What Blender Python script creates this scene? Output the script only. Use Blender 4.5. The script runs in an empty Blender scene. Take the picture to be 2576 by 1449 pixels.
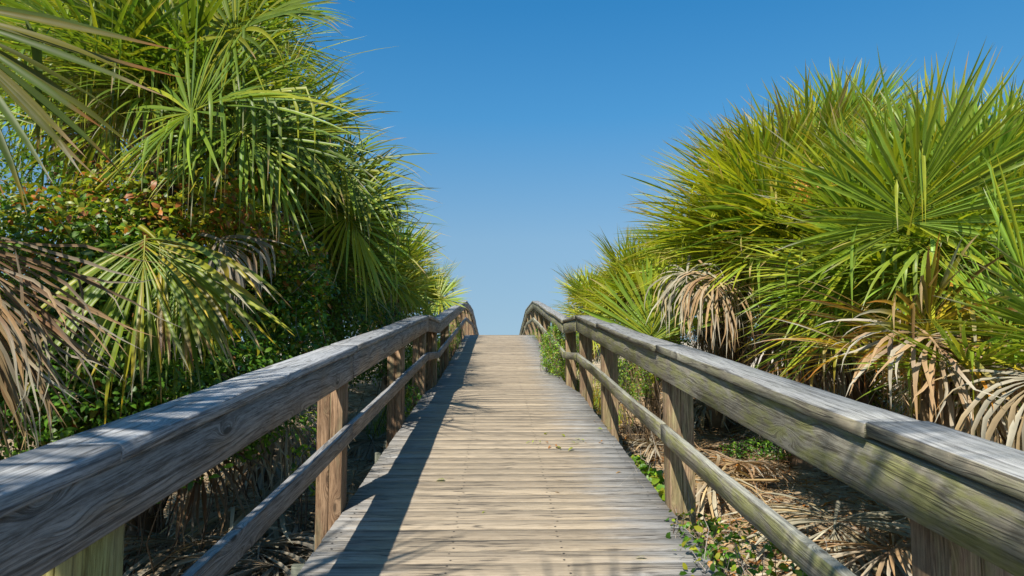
import bpy, math, random
import numpy as np
from mathutils import Vector, Matrix
R = math.radians
sc = bpy.context.scene
COL = sc.collection
EZ = 1.75                       # eye height above the low ground

# ------------------------------------------------------------------ camera
F = 1717.0                      # focal length in photo units (24 mm on 36 mm)
PITCH, YAW = math.atan(143.5/F), math.atan(36/F)
cam = bpy.data.objects.new('camera', bpy.data.cameras.new('camera'))
COL.objects.link(cam); sc.camera = cam
cam.location = (0, 0, EZ)
cam.rotation_euler = (math.pi/2 + PITCH, 0, -YAW)
cam.data.sensor_width = 36; cam.data.lens = 24
cam.data.clip_start = 0.05; cam.data.clip_end = 4000
cam.data.dof.use_dof = True; cam.data.dof.focus_distance = 6.5; cam.data.dof.aperture_fstop = 11
CM = cam.rotation_euler.to_matrix()
def at(px, py, d):
    """place of a thing seen in direction px,py standing d metres along the walk"""
    r = CM @ Vector(((px-1288)/F, -(py-724.5)/F, -1))
    r *= d / r.y
    return Vector((r.x, r.y, r.z + EZ))

# ------------------------------------------------------------------ light
SUN = Vector((-.36, -.86, 1.0)).normalized()
el = math.asin(SUN.z); az = math.atan2(SUN.x, SUN.y)
w = bpy.data.worlds.new('World'); sc.world = w; w.use_nodes = True
nt = w.node_tree; nt.nodes.clear()
sky = nt.nodes.new('ShaderNodeTexSky'); sky.sky_type = 'NISHITA'; sky.sun_disc = False
sky.sun_elevation = el; sky.sun_rotation = az % (2*math.pi)
sky.altitude = 0; sky.air_density = 1.0; sky.dust_density = 0.4; sky.ozone_density = 1.6
tcw = nt.nodes.new('ShaderNodeTexCoord'); va = nt.nodes.new('ShaderNodeVectorMath'); va.operation = 'MULTIPLY_ADD'
va.inputs[1].default_value = (1, 1, .5); va.inputs[2].default_value = (0, 0, .22)
vn = nt.nodes.new('ShaderNodeVectorMath'); vn.operation = 'NORMALIZE'
nt.links.new(tcw.outputs['Generated'], va.inputs[0]); nt.links.new(va.outputs[0], vn.inputs[0]); nt.links.new(vn.outputs[0], sky.inputs[0])
sx = nt.nodes.new('ShaderNodeSeparateXYZ'); cr = nt.nodes.new('ShaderNodeValToRGB')
nt.links.new(tcw.outputs['Generated'], sx.inputs[0]); nt.links.new(sx.outputs[2], cr.inputs[0])
pts_ = [(0, (.99, .97, .82)), (.153, (.89, 1.04, .97)), (.32, (.38, .93, 1.11)), (.46, (.21, .82, 1.1)), (.8, (.5, .9, 1.1))]
e_ = cr.color_ramp.elements
while len(e_) < len(pts_): e_.new(.5)
for q_, (p_, c_) in zip(e_, pts_): q_.position = p_; q_.color = (c_[0]/1.2, c_[1]/1.2, c_[2]/1.2, 1)
tint = nt.nodes.new('ShaderNodeMix'); tint.data_type = 'RGBA'; tint.blend_type = 'MULTIPLY'; tint.inputs[0].default_value = 1
nt.links.new(cr.outputs[0], tint.inputs[7])
hs = nt.nodes.new('ShaderNodeHueSaturation'); hs.inputs['Value'].default_value = 1.2
bg = nt.nodes.new('ShaderNodeBackground'); bg.inputs[1].default_value = 0.093
wo = nt.nodes.new('ShaderNodeOutputWorld')
nt.links.new(sky.outputs[0], tint.inputs[6]); nt.links.new(tint.outputs[2], hs.inputs['Color']); nt.links.new(hs.outputs[0], bg.inputs[0]); nt.links.new(bg.outputs[0], wo.inputs[0])
sl = bpy.data.lights.new('sun', 'SUN'); sl.energy = 5.0; sl.angle = R(.55); sl.color = (1, .93, .82)
so = bpy.data.objects.new('sun', sl); COL.objects.link(so); so.location = (-3, -8, 12)
so.rotation_euler = SUN.to_track_quat('Z', 'Y').to_euler()
sc.view_settings.view_transform = 'Standard'; sc.view_settings.look = 'None'
sc.view_settings.exposure = 0.60; sc.view_settings.gamma = 1
sc.cycles.max_bounces = 6; sc.cycles.transparent_max_bounces = 4
sc.cycles.diffuse_bounces = 3; sc.cycles.glossy_bounces = 2; sc.cycles.transmission_bounces = 3
sc.cycles.use_denoising = True

# ------------------------------------------------------------------ object helpers
def tag(o, label=None, cat=None, group=None, kind=None):
    if label: o['label'] = label
    if cat: o['category'] = cat
    if group: o['group'] = group
    if kind: o['kind'] = kind
    return o
def empty(name, loc=(0, 0, 0)):
    o = bpy.data.objects.new(name, None); COL.objects.link(o)
    o.location = loc; o.empty_display_size = .1
    return o
def link(name, me, parent=None, loc=(0, 0, 0)):
    o = bpy.data.objects.new(name, me); COL.objects.link(o)
    o.location = loc
    if parent: o.parent = parent
    return o

def np_mesh(name, verts, faces_flat, sizes, mats, col=None, uv=None, smooth=False):
    """verts Nx3, flat loop indices, face sizes; col per vertex Nx3, uv per loop"""
    me = bpy.data.meshes.new(name)
    verts = np.asarray(verts, dtype=np.float32); faces_flat = np.asarray(faces_flat, dtype=np.int32)
    sizes = np.asarray(sizes, dtype=np.int32)
    me.vertices.add(len(verts)); me.vertices.foreach_set('co', verts.ravel())
    me.loops.add(len(faces_flat)); me.loops.foreach_set('vertex_index', faces_flat)
    me.polygons.add(len(sizes))
    st = np.concatenate(([0], np.cumsum(sizes)[:-1])).astype(np.int32)
    me.polygons.foreach_set('loop_start', st)
    if smooth: me.polygons.foreach_set('use_smooth', np.ones(len(sizes), dtype=bool))
    if col is not None:
        a = me.color_attributes.new('Col', 'FLOAT_COLOR', 'POINT')
        c = np.ones((len(verts), 4), dtype=np.float32); c[:, :3] = col
        a.data.foreach_set('color', c.ravel())
    if uv is not None:
        u = me.uv_layers.new(name='UVMap'); u.data.foreach_set('uv', np.asarray(uv, dtype=np.float32).ravel())
    for m in (mats if isinstance(mats, (list, tuple)) else [mats]): me.materials.append(m)
    me.update(calc_edges=True); me.validate()
    return me

class MB:
    """collects beams (with lengthwise UVs and a random value per beam) into one mesh"""
    def __init__(s): s.v = []; s.f = []; s.n = []; s.uv = []; s.c = []; s.mi = []
    def beam(s, pts, side, up, w, h, bev=.004, seed=0, jit=0.0, mi=0):
        rg = random.Random(seed); r = rg.random(); r2 = rg.random()
        a, b = w/2, h/2
        ring = [(-a+bev, -b), (a-bev, -b), (a, -b+bev), (a, b-bev), (a-bev, b), (-a+bev, b), (-a, b-bev), (-a, -b+bev)]
        per = [0]
        for i in range(8):
            p, q = ring[i], ring[(i+1) % 8]; per.append(per[-1] + math.hypot(q[0]-p[0], q[1]-p[1]))
        base = len(s.v); u = [0]
        offs = [0.0]*8
        for k, p in enumerate(pts):
            p = Vector(p)
            if k: u.append(u[-1] + (p - Vector(pts[k-1])).length)
            sd = side[k] if isinstance(side, list) else side
            ud = up[k] if isinstance(up, list) else up
            for i, (x, y) in enumerate(ring):
                offs[i] = offs[i]*.7 + rg.gauss(0, 1)*jit
                q = p + sd*(x + offs[i]*(1 if x > 0 else -1)) + ud*(y + offs[(i+3) % 8]*.7)
                s.v.append(q); s.c.append((r, r2, 0))
        uo = r*13.7
        for k in range(len(pts)-1):
            for i in range(8):
                j = (i+1) % 8
                A = base+k*8+i; B = base+k*8+j
                s.f += [A, B, B+8, A+8]; s.n.append(4); s.mi.append(mi)
                s.uv += [(u[k]+uo, per[i]), (u[k]+uo, per[i+1]), (u[k+1]+uo, per[i+1]), (u[k+1]+uo, per[i])]
        for k, rev in ((0, True), (len(pts)-1, False)):
            idx = list(range(8)); idx = idx[::-1] if rev else idx
            s.f += [base+k*8+i for i in idx]; s.n.append(8); s.mi.append(mi)
            s.uv += [(ring[i][0]*.3+uo, ring[i][1]) for i in idx]
    def disc(s, c, r, mi, nn=6):
        base = len(s.v)
        for i in range(nn):
            a = 2*math.pi*i/nn; s.v.append(Vector((c[0]+r*math.cos(a), c[1]+r*math.sin(a), c[2]))); s.c.append((0, 0, 0))
        s.f += list(range(base, base+nn)); s.n.append(nn); s.mi.append(mi); s.uv += [(0, 0)]*nn
    def build(s, name, mats, parent=None, loc=(0, 0, 0)):
        L = Vector(loc)
        me = np_mesh(name, [tuple(v-L) for v in s.v], s.f, s.n, mats, np.array(s.c), s.uv)
        me.polygons.foreach_set('material_index', s.mi)
        o = link(name, me, parent, loc)
        return o

# ------------------------------------------------------------------ material helpers
class G:
    def __init__(s, name):
        s.m = bpy.data.materials.new(name); s.m.use_nodes = True; s.t = s.m.node_tree; s.t.nodes.clear()
    def n(s, typ, ins=None, **kw):
        nd = s.t.nodes.new(typ)
        for k, v in kw.items(): setattr(nd, k, v)
        for k, v in (ins or {}).items(): s.set(nd.inputs[k], v)
        return nd
    def set(s, sock, v):
        if isinstance(v, bpy.types.NodeSocket): s.t.links.new(v, sock)
        elif isinstance(v, bpy.types.Node): s.t.links.new(v.outputs[0], sock)
        else: sock.default_value = v
    def math(s, op, a, b=0.0, clamp=False):
        return s.n('ShaderNodeMath', {0: a, 1: b}, operation=op, use_clamp=clamp).outputs[0]
    def mix(s, f, a, b, mode='MIX'):
        nd = s.t.nodes.new('ShaderNodeMix'); nd.data_type = 'RGBA'; nd.blend_type = mode
        s.set(nd.inputs[0], f)
        s.set(nd.inputs[6], a if not isinstance(a, tuple) else (*a, 1)); s.set(nd.inputs[7], b if not isinstance(b, tuple) else (*b, 1))
        return nd.outputs[2]
    def xyz(s, x, y, z): return s.n('ShaderNodeCombineXYZ', {0: x, 1: y, 2: z}).outputs[0]
    def noise(s, vec, scale=1.0, detail=4.0, rough=.55):
        return s.n('ShaderNodeTexNoise', {'Vector': vec, 'Scale': scale, 'Detail': detail, 'Roughness': rough}).outputs[0]
    def ramp(s, v, lo, hi):
        return s.n('ShaderNodeMapRange', {0: v, 1: lo, 2: hi, 3: 0.0, 4: 1.0}, interpolation_type='SMOOTHSTEP').outputs[0]
    def out(s, sh): s.t.links.new(sh.outputs[0], s.n('ShaderNodeOutputMaterial').inputs[0]); return s.m

def wood(name, c1, c2, dark, warm=None, lichen=None, lich=0.0, knots=.5, fine=1.0, wear=None, rough=.78, crack=.5, uf=5.0, lo=.36, hi=.62, sw=.10, top=None):
    g = G(name)
    uv = g.n('ShaderNodeUVMap'); sp = g.n('ShaderNodeSeparateXYZ', {0: uv.outputs[0]})
    u, v = sp.outputs[0], sp.outputs[1]
    at_ = g.n('ShaderNodeAttribute', attribute_name='Col'); rs = g.n('ShaderNodeSeparateXYZ', {0: at_.outputs[1]})
    r, r2 = rs.outputs[0], rs.outputs[1]
    rz = g.math('MULTIPLY', r, 40.0)
    # knots: cells stretched along the board
    kv = g.n('ShaderNodeTexVoronoi', {'Vector': g.xyz(g.math('MULTIPLY', u, 2.4), g.math('MULTIPLY', v, 7.5), rz), 'Scale': 1.0, 'Randomness': 1.0})
    kd = kv.outputs['Distance']
    kn = g.math('POWER', g.math('SUBTRACT', 1.0, g.ramp(kd, 0.0, .42)), 2.0)
    big = g.noise(g.xyz(g.math('MULTIPLY', u, .7), g.math('MULTIPLY', v, 7.0), rz), 1.0, 2.0)
    vv = g.math('ADD', v, g.math('MULTIPLY', big, .09))
    vv = g.math('ADD', vv, g.math('MULTIPLY', kn, .075*knots))
    gr = g.noise(g.xyz(g.math('MULTIPLY', u, uf), g.math('MULTIPLY', vv, 85.0*fine), rz), 1.0, 8.0, .78)
    rings = g.math('ADD', g.math('MULTIPLY', g.math('SINE', g.math('MULTIPLY', vv, 420.0*fine)), .5), .5)
    streak = g.noise(g.xyz(g.math('MULTIPLY', u, uf*.35), g.math('MULTIPLY', vv, 30.0), rz), 1.0, 4.0, .6)
    fuzz = g.noise(g.xyz(g.math('MULTIPLY', u, 26.0), g.math('MULTIPLY', v, 260.0), rz), 1.0, 5.0, .7)
    rn_ = g.noise(g.xyz(g.math('MULTIPLY', u, 1.6), g.math('MULTIPLY', vv, 60.0*fine), g.math('ADD', rz, 5.0)), 1.0, 4.0, .6)
    line = g.math('SUBTRACT', 1.0, g.ramp(g.math('ABSOLUTE', g.math('SUBTRACT', rn_, .5)), .0, .035))
    t = g.math('ADD', g.math('MULTIPLY', gr, .62-sw), g.math('ADD', g.math('MULTIPLY', rings, .05), g.math('ADD', g.math('MULTIPLY', fuzz, .27), g.math('MULTIPLY', streak, sw+.06))))
    t = g.math('SUBTRACT', t, g.math('MULTIPLY', line, .11))
    tt = g.ramp(t, lo, hi)
    c = g.mix(tt, c1, c2)
    patch = g.noise(g.xyz(g.math('MULTIPLY', u, 2.5), g.math('MULTIPLY', v, 9.0), rz), 1.0, 5.0, .6)
    if warm: c = g.mix(g.math('MULTIPLY', g.ramp(patch, .48, .68), .75), c, g.mix(tt, tuple(x*.62 for x in warm), warm))
    if lichen:
        ln = g.noise(g.xyz(g.math('MULTIPLY', u, 5.0), g.math('MULTIPLY', v, 16.0), g.math('ADD', rz, 7.0)), 1.0, 6.0, .65)
        c = g.mix(g.math('MULTIPLY', g.ramp(ln, .42, .62), lich), c, g.mix(tt, tuple(x*.7 for x in lichen), lichen))
    if wear:
        tc = g.n('ShaderNodeTexCoord'); ox = g.n('ShaderNodeSeparateXYZ', {0: tc.outputs['Object']}).outputs[0]
        wn = g.noise(g.xyz(g.math('MULTIPLY', u, 1.5), g.math('MULTIPLY', v, 12.0), rz), 1.0, 4.0)
        dd = g.math('ADD', g.math('ABSOLUTE', g.math('ADD', ox, .06)), g.math('MULTIPLY', g.math('SUBTRACT', wn, .5), .7))
        c = g.mix(g.math('SUBTRACT', 1.0, g.ramp(dd, .42, .86)), c, g.mix(tt, wear[0], wear[1]))
    if top:
        nzt = g.n('ShaderNodeSeparateXYZ', {0: g.n('ShaderNodeNewGeometry').outputs['True Normal']}).outputs[2]
        c = g.mix(g.math('MULTIPLY', g.ramp(nzt, .55, .8), .8), c, g.mix(tt, tuple(x*.52 for x in top), top))
    # cracks along the grain
    ck = g.noise(g.xyz(g.math('MULTIPLY', u, 1.1), g.math('MULTIPLY', vv, 42.0*fine), g.math('ADD', rz, 3.0)), 1.0, 3.0)
    ckl = g.math('SUBTRACT', 1.0, g.ramp(g.math('ABSOLUTE', g.math('SUBTRACT', ck, .5)), .006, .03))
    ckm = g.math('MULTIPLY', g.math('MULTIPLY', ckl, g.ramp(patch, .38, .50)), crack)
    c = g.mix(ckm, c, dark)
    c = g.mix(g.math('MULTIPLY', g.math('SUBTRACT', 1.0, g.ramp(kd, .055, .10)), knots), c, dark)
    c = g.mix(1.0, c, g.mix(r2, (.80, .80, .80), (1.12, 1.12, 1.12)), 'MULTIPLY')
    pn = g.noise(g.xyz(g.math('MULTIPLY', u, .8), g.math('MULTIPLY', v, 3.0), g.math('ADD', rz, 11.0)), 1.0, 3.0)
    c = g.mix(1.0, c, g.mix(pn, (.72, .72, .74), (1.22, 1.22, 1.2)), 'MULTIPLY')
    hgt = g.math('SUBTRACT', t, g.math('MULTIPLY', ckm, 1.2))
    bp = g.n('ShaderNodeBump', {'Strength': .5, 'Distance': .003, 'Height': hgt})
    b = g.n('ShaderNodeBsdfPrincipled', {'Base Color': c, 'Roughness': rough, 'Normal': bp})
    b.inputs['Specular IOR Level'].default_value = .25
    return g.out(b)

M_CAP = wood('weathered_grey_wood', (.13, .135, .14), (.41, .42, .43), (.05, .045, .04), warm=(.40, .36, .30), crack=.7, top=(.43, .445, .46))
M_CAPR = wood('weathered_grey_green_wood', (.12, .11, .08), (.33, .31, .24), (.05, .045, .04), warm=(.30, .26, .19), lichen=(.28, .29, .12), lich=.35, crack=.7, top=(.385, .39, .39))
M_FAL = wood('brown_grey_wood', (.12, .10, .083), (.37, .335, .30), (.035, .028, .022), warm=(.34, .25, .17), knots=.8, crack=.6, top=(.44, .45, .46))
M_FAR = wood('lichen_grey_wood', (.12, .11, .08), (.38, .36, .29), (.05, .042, .03), warm=(.33, .29, .22), lichen=(.32, .33, .10), lich=.7, knots=.75, top=(.44, .44, .38))
M_POST = wood('brown_post_wood', (.13, .075, .042), (.38, .25, .15), (.04, .025, .015), warm=(.30, .27, .15), knots=.8, fine=.7)
M_POSTR = wood('green_brown_post_wood', (.14, .085, .05), (.38, .265, .165), (.04, .025, .015), warm=(.32, .27, .15), lichen=(.27, .29, .10), lich=.3, knots=.8, fine=.7)
M_POSTY = wood('yellow_green_post_wood', (.20, .17, .05), (.44, .42, .16), (.05, .04, .02), warm=(.40, .34, .16), knots=.4, fine=.7)
M_DECK = wood('deck_wood', (.16, .155, .15), (.37, .365, .35), (.05, .045, .04), warm=(.31, .285, .245), wear=((.255, .205, .145), (.41, .338, .245)), knots=.1, crack=.8, rough=.85, uf=9.0, fine=.75, lo=.28, hi=.66, sw=.0)
M_JOIST = wood('green_grey_beam_wood', (.10, .11, .09), (.22, .23, .18), (.03, .03, .02), knots=.3)
g = G('nail_head'); M_NAIL = g.out(g.n('ShaderNodeBsdfPrincipled', {'Base Color': (.035, .03, .028, 1), 'Roughness': .6, 'Metallic': .3}))

def leafmat(name, trans=.35, rough=.42, spec=.4, vs=18.0):
    g = G(name)
    a = g.n('ShaderNodeAttribute', attribute_name='Col')
    oi = g.n('ShaderNodeObjectInfo')
    tc = g.n('ShaderNodeTexCoord')
    nz = g.noise(tc.outputs['Object'], vs, 3.0)
    c = g.mix(1.0, a.outputs[0], g.mix(nz, (.72, .74, .7), (1.28, 1.24, 1.2)), 'MULTIPLY')
    h = g.n('ShaderNodeHueSaturation', {'Hue': g.math('ADD', .487, g.math('MULTIPLY', oi.outputs['Random'], .026)),
            'Saturation': 1.0, 'Value': g.math('ADD', .86, g.math('MULTIPLY', oi.outputs['Random'], .3)), 'Color': c})
    b = g.n('ShaderNodeBsdfPrincipled', {'Base Color': h, 'Roughness': rough}); b.inputs['Specular IOR Level'].default_value = spec
    if trans <= 0: return g.out(b)
    tr = g.n('ShaderNodeBsdfTranslucent', {'Color': g.mix(1.0, h.outputs[0], (1.5, 1.45, .7), 'MULTIPLY')})
    return g.out(g.n('ShaderNodeMixShader', {0: trans, 1: b.outputs[0], 2: tr.outputs[0]}))
M_FROND = leafmat('palm_leaf', .33, .42, .4)
M_DEAD = leafmat('dry_palm_leaf', .12, .8, .15)
M_LEAF = leafmat('shrub_leaf', .38, .4, .4)
M_BARK = leafmat('fibrous_bark', 0, .9, .1, 30)
M_STRAW = leafmat('dry_straw', .05, .85, .1)

# ------------------------------------------------------------------ walk profile (heights relative to the eye)
YK = [-3.0, 8.05, 9.6, 17.9, 22.2, 33.0]
ZK = [-1.491, -.552, -.552, .262, .262, -.85]
def deck(y): return float(np.interp(y, YK, ZK)) + EZ
CX = .055
GY = [-60, -10, 4, 7, 10, 14, 17, 22, 26, 34, 60, 200, 1500]
GZ = [-1.9, -1.8, -1.68, -1.5, -1.2, -.45, -.12, .05, -.1, -1.3, -2.5, -3, -3.4]
def ground_np(x, y):
    g = np.interp(y, GY, GZ) + EZ
    g = g + .07*np.sin(x*1.3+y*.7) + .05*np.sin(x*2.9-y*1.7) + .03*np.sin(x*5.1+y*4.3)
    dk = np.interp(y, YK, ZK) + EZ - .34
    m = np.clip((1.35-np.abs(x-CX))/.35, 0, 1)
    return np.where(y < 34, g*(1-m) + np.minimum(g, dk)*m, g)
def ground(x, y): return float(ground_np(np.array(x), np.array(y)))

# ------------------------------------------------------------------ ground sheet
def lin(a, b, n): return list(np.linspace(a, b, n))
gx = sorted(set([-1500, -500, -150, -60, -30, -18] + lin(-12, 12, 161) + [18, 30, 60, 150, 500, 1500]))
gy = sorted(set([-60, -30, -15] + lin(-8, 36, 240) + [42, 50, 60, 90, 140, 200, 400, 800, 1500, 3000]))
X, Y = np.meshgrid(gx, gy); Z = ground_np(X, Y)
rgn = np.random.default_rng(5)
near = (np.abs(X) < 12) & (Y < 36) & (Y > -8)
Z = Z + np.where(near, rgn.normal(0, .012, X.shape), 0)
nx, ny = len(gx), len(gy)
V = np.stack([X.ravel(), Y.ravel(), Z.ravel()], 1)
ii = (np.arange(ny-1)[:, None]*nx + np.arange(nx-1)[None, :]).ravel()
Fc = np.stack([ii, ii+1, ii+nx+1, ii+nx], 1).ravel()
g = G('sandy_litter_ground')
tc = g.n('ShaderNodeTexCoord').outputs['Object']
n1 = g.noise(tc, 1.3, 5.0); n2 = g.noise(tc, 22.0, 6.0, .7); n3 = g.noise(tc, 90.0, 3.0, .7)
c = g.mix(g.ramp(n1, .4, .62), (.42, .32, .205), (.31, .225, .135))
c = g.mix(g.ramp(n2, .48, .66), c, (.13, .085, .05))
c = g.mix(g.ramp(n3, .52, .68), c, (.46, .37, .25))
yy = g.n('ShaderNodeSeparateXYZ', {0: tc}).outputs[1]
c = g.mix(g.math('MULTIPLY', g.ramp(yy, 11.0, 15.5), .75), c, (.52, .47, .39))
bp = g.n('ShaderNodeBump', {'Strength': .8, 'Distance': .02, 'Height': g.math('ADD', n2, g.math('MULTIPLY', n3, .5))})
b = g.n('ShaderNodeBsdfPrincipled', {'Base Color': c, 'Roughness': .95, 'Normal': bp}); b.inputs['Specular IOR Level'].default_value = .1
M_GROUND = g.out(b)
gm = np_mesh('ground', V, Fc, [4]*len(ii), M_GROUND, smooth=True)
tag(link('ground', gm), kind='structure')

# ------------------------------------------------------------------ boardwalk
walk = empty('boardwalk', (CX, 4, ground(CX, 4)))
tag(walk, 'weathered plank boardwalk ramping up between the palms, tan middle and grey edges', 'boardwalk')
WL = walk.location.copy()
def local(o):                   # keep the world place of a part under its thing
    o.location = o.location - o.parent.location
    return o
XS = Vector((1, 0, 0))
def slope(y):
    a, b = deck(y-.02), deck(y+.02); return Vector((0, .04, b-a)).normalized()
secs = [('deck', -2.5, 8.05), ('deck', 8.05, 9.6), ('deck', 9.6, 17.9), ('deck', 17.9, 22.2), ('deck', 22.2, 31)]
rg = random.Random(3); sd = 0
for nm, ya, yb in secs:
    m = MB(); y = ya + .002
    tdir = slope((ya+yb)/2); up = Vector((0, -tdir.z, tdir.y))
    npl = round((yb-ya)/tdir.y/.1455)
    for i in range(npl):
        sd += 1
        yc = ya + (i+.5)*(yb-ya)/npl
        p = Vector((0, yc, deck(yc))) - up*.019 + up*rg.uniform(-.002, .002)
        wl = .905 + rg.uniform(-.005, .006); wr = .905 + rg.uniform(-.006, .007)
        tilt = rg.uniform(-.003, .003)
        pts = [p + XS*(CX + x) + up*(x*tilt) + tdir*(rg.uniform(-.0004, .0004)) for x in np.linspace(-wl, wr, 9)]
        m.beam(pts, -tdir, up, .1412 + rg.uniform(-.003, .0015), .036, .002, sd, .00015)
        for nxl in (-.84, -.27, .25, .84):
            for s in (-.038, .036):
                q = p + XS*(CX + nxl + rg.uniform(-.012, .012)) + tdir*(s + rg.uniform(-.006, .006)) + up*.0194
                m.disc(q, .006, 1)
    local(m.build(nm, [M_DECK, M_NAIL], walk, (CX, (ya+yb)/2, deck((ya+yb)/2))))
# joists along the walk, cross beams and support posts
for xj in (-.74, -.02, .70):
    for a, b in zip([-2.5]+YK[1:-1], YK[1:-1]+[31]):
        m = MB(); td = slope((a+b)/2); up = Vector((0, -td.z, td.y))
        m.beam([Vector((CX+xj, y, deck(y))) - up*.135 for y in (a+.003, b-.003)], XS, up, .038, .185, .003, int(xj*100)+7)
        local(m.build('joist', M_JOIST, walk, (CX+xj, a, deck(a)-.13)))
POSTS = [-.9, 1.55, 3.9, 6.3, 8.0, 9.6, 11.9, 14.3, 16.1, 17.9, 20.0, 22.2, 24.4, 26.6, 28.8]
for k, y in enumerate(POSTS):
    for dy in (-.22, .22):
        m = MB(); zc = deck(y+dy) - .24 - .06
        if zc < ground(1.3, y) - .05: continue
        m.beam([Vector((CX-1.12, y+dy, zc)), Vector((CX+1.12, y+dy, zc))], Vector((0, -1, 0)), Vector((0, 0, 1)), .04, .17, .003, 300+k)
        local(m.build('cross_beam', M_JOIST, walk, (CX-1.12, y+dy, zc)))

# ------------------------------------------------------------------ railings
def railing(side, label):
    sx = -1 if side == 'L' else 1
    cap, fas, post = (M_CAP, M_FAL, M_POST) if sx < 0 else (M_CAPR, M_FAR, M_POSTR)
    xp = CX + sx*(.905 + .07)           # post centre
    xf = CX + sx*(.905 - .0185)         # side board centre, on the inner face of the posts
    xc = CX + sx*(.855 + .081)          # cap centre
    root = empty('timber_railing', (xp, 1.55, deck(1.55)))
    tag(root, label, 'railing', 'timber railings of the boardwalk')
    S = 11 if sx < 0 else 77
    def prof(ya, yb, x, hgt, w, h, name, mat, seed, jit, gap=.0025, bow=0.0):
        cuts = [k for k in YK if ya+.05 < k < yb-.05]
        ys = [ya+gap]; 
        for c_ in cuts+[yb-gap]:
            n = max(2, int((c_-ys[-1])/.16)); ys += lin(ys[-1], c_, n+1)[1:]
        m = MB(); pts = []; ups = []
        rgb = random.Random(seed*7+S); ph = rgb.random()*6; wx = 0
        for y in ys:
            a = slope(y-.03); b = slope(y+.03); t = (a+b).normalized(); u = Vector((0, -t.z, t.y))
            u = u / max(.8, u.dot(Vector((0, -a.z, a.y))))
            o = bow*math.sin(y*1.9+ph)
            pts.append(Vector((x+o*.7, y, deck(y)+hgt+o)))
            ups.append(u)
        m.beam(pts, XS, ups, w, h, .0028, seed+S*31, jit)
        o = m.build(name, mat, root, (x, ya, deck(ya)+hgt)); local(o); return o
    capj = [-2.4, 1.5 if sx < 0 else 1.7, 3.95, 6.3, 8.05, 9.6, 14.3, 17.9, 22.2, 27.8, 31]
    for i in range(len(capj)-1):
        if capj[i+1] > 31: break
        prof(capj[i], capj[i+1], xc+random.Random(i+S).uniform(-.004, .004), .900-.019, .160, .038, 'top_board', cap, i+1, .0012, bow=.0035)
    fj = [-2.4, 3.9, 8.05, 9.6, 14.3, 17.9, 22.2, 31] if sx < 0 else [-2.4, 4.0, 8.05, 9.6, 14.3, 17.9, 22.2, 31]
    if sx > 0: fj = [-2.4, 8.05, 9.6, 14.3, 17.9, 22.2, 31]
    for i in range(len(fj)-1):
        prof(fj[i], fj[i+1], xf, .862-.006-.07, .037, .140, 'side_board', fas, i+21, .0007, bow=.002)
    mj = [-2.4, 3.9, 8.05, 9.6, 14.3, 17.9, 22.2, 31]
    for i in range(len(mj)-1):
        prof(mj[i], mj[i+1], xf, .46-.045, .037, .089, 'lower_board', fas if sx < 0 else M_FAR, i+41, .0009, bow=.004)
    for k, y in enumerate(POSTS):
        m = MB(); zt = deck(y)+.862-.0015-.075*abs(slope(y).z); zb = ground(xp, y)-.25
        z0 = min(zb, deck(y)-.3)
        lean = random.Random(k+S).uniform(-.006, .006)
        ns = 6
        ptsa = [Vector((xp+lean*(z-z0), y, z)) for z in lin(z0, zt, ns)]
        # post is two planks deep with a dark seam between them
        mt = post
        if sx < 0 and k == 1: mt = M_POSTY
        for j, (dx, ww) in enumerate(((-.0355, .0685), (.0355, .0685))):
            m.beam([p+XS*dx for p in ptsa], XS, Vector((0, 1, 0)), ww, .14, .003, 900+k*2+j+S*5, .0005)
        o = m.build('post', mt, root, (xp, y, z0)); local(o)
    return root
railing('L', 'left timber railing in dappled shade, blue grey top boards over brown knotty side boards')
railing('R', 'right timber railing in full sun, side boards stained with yellow green lichen')

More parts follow.
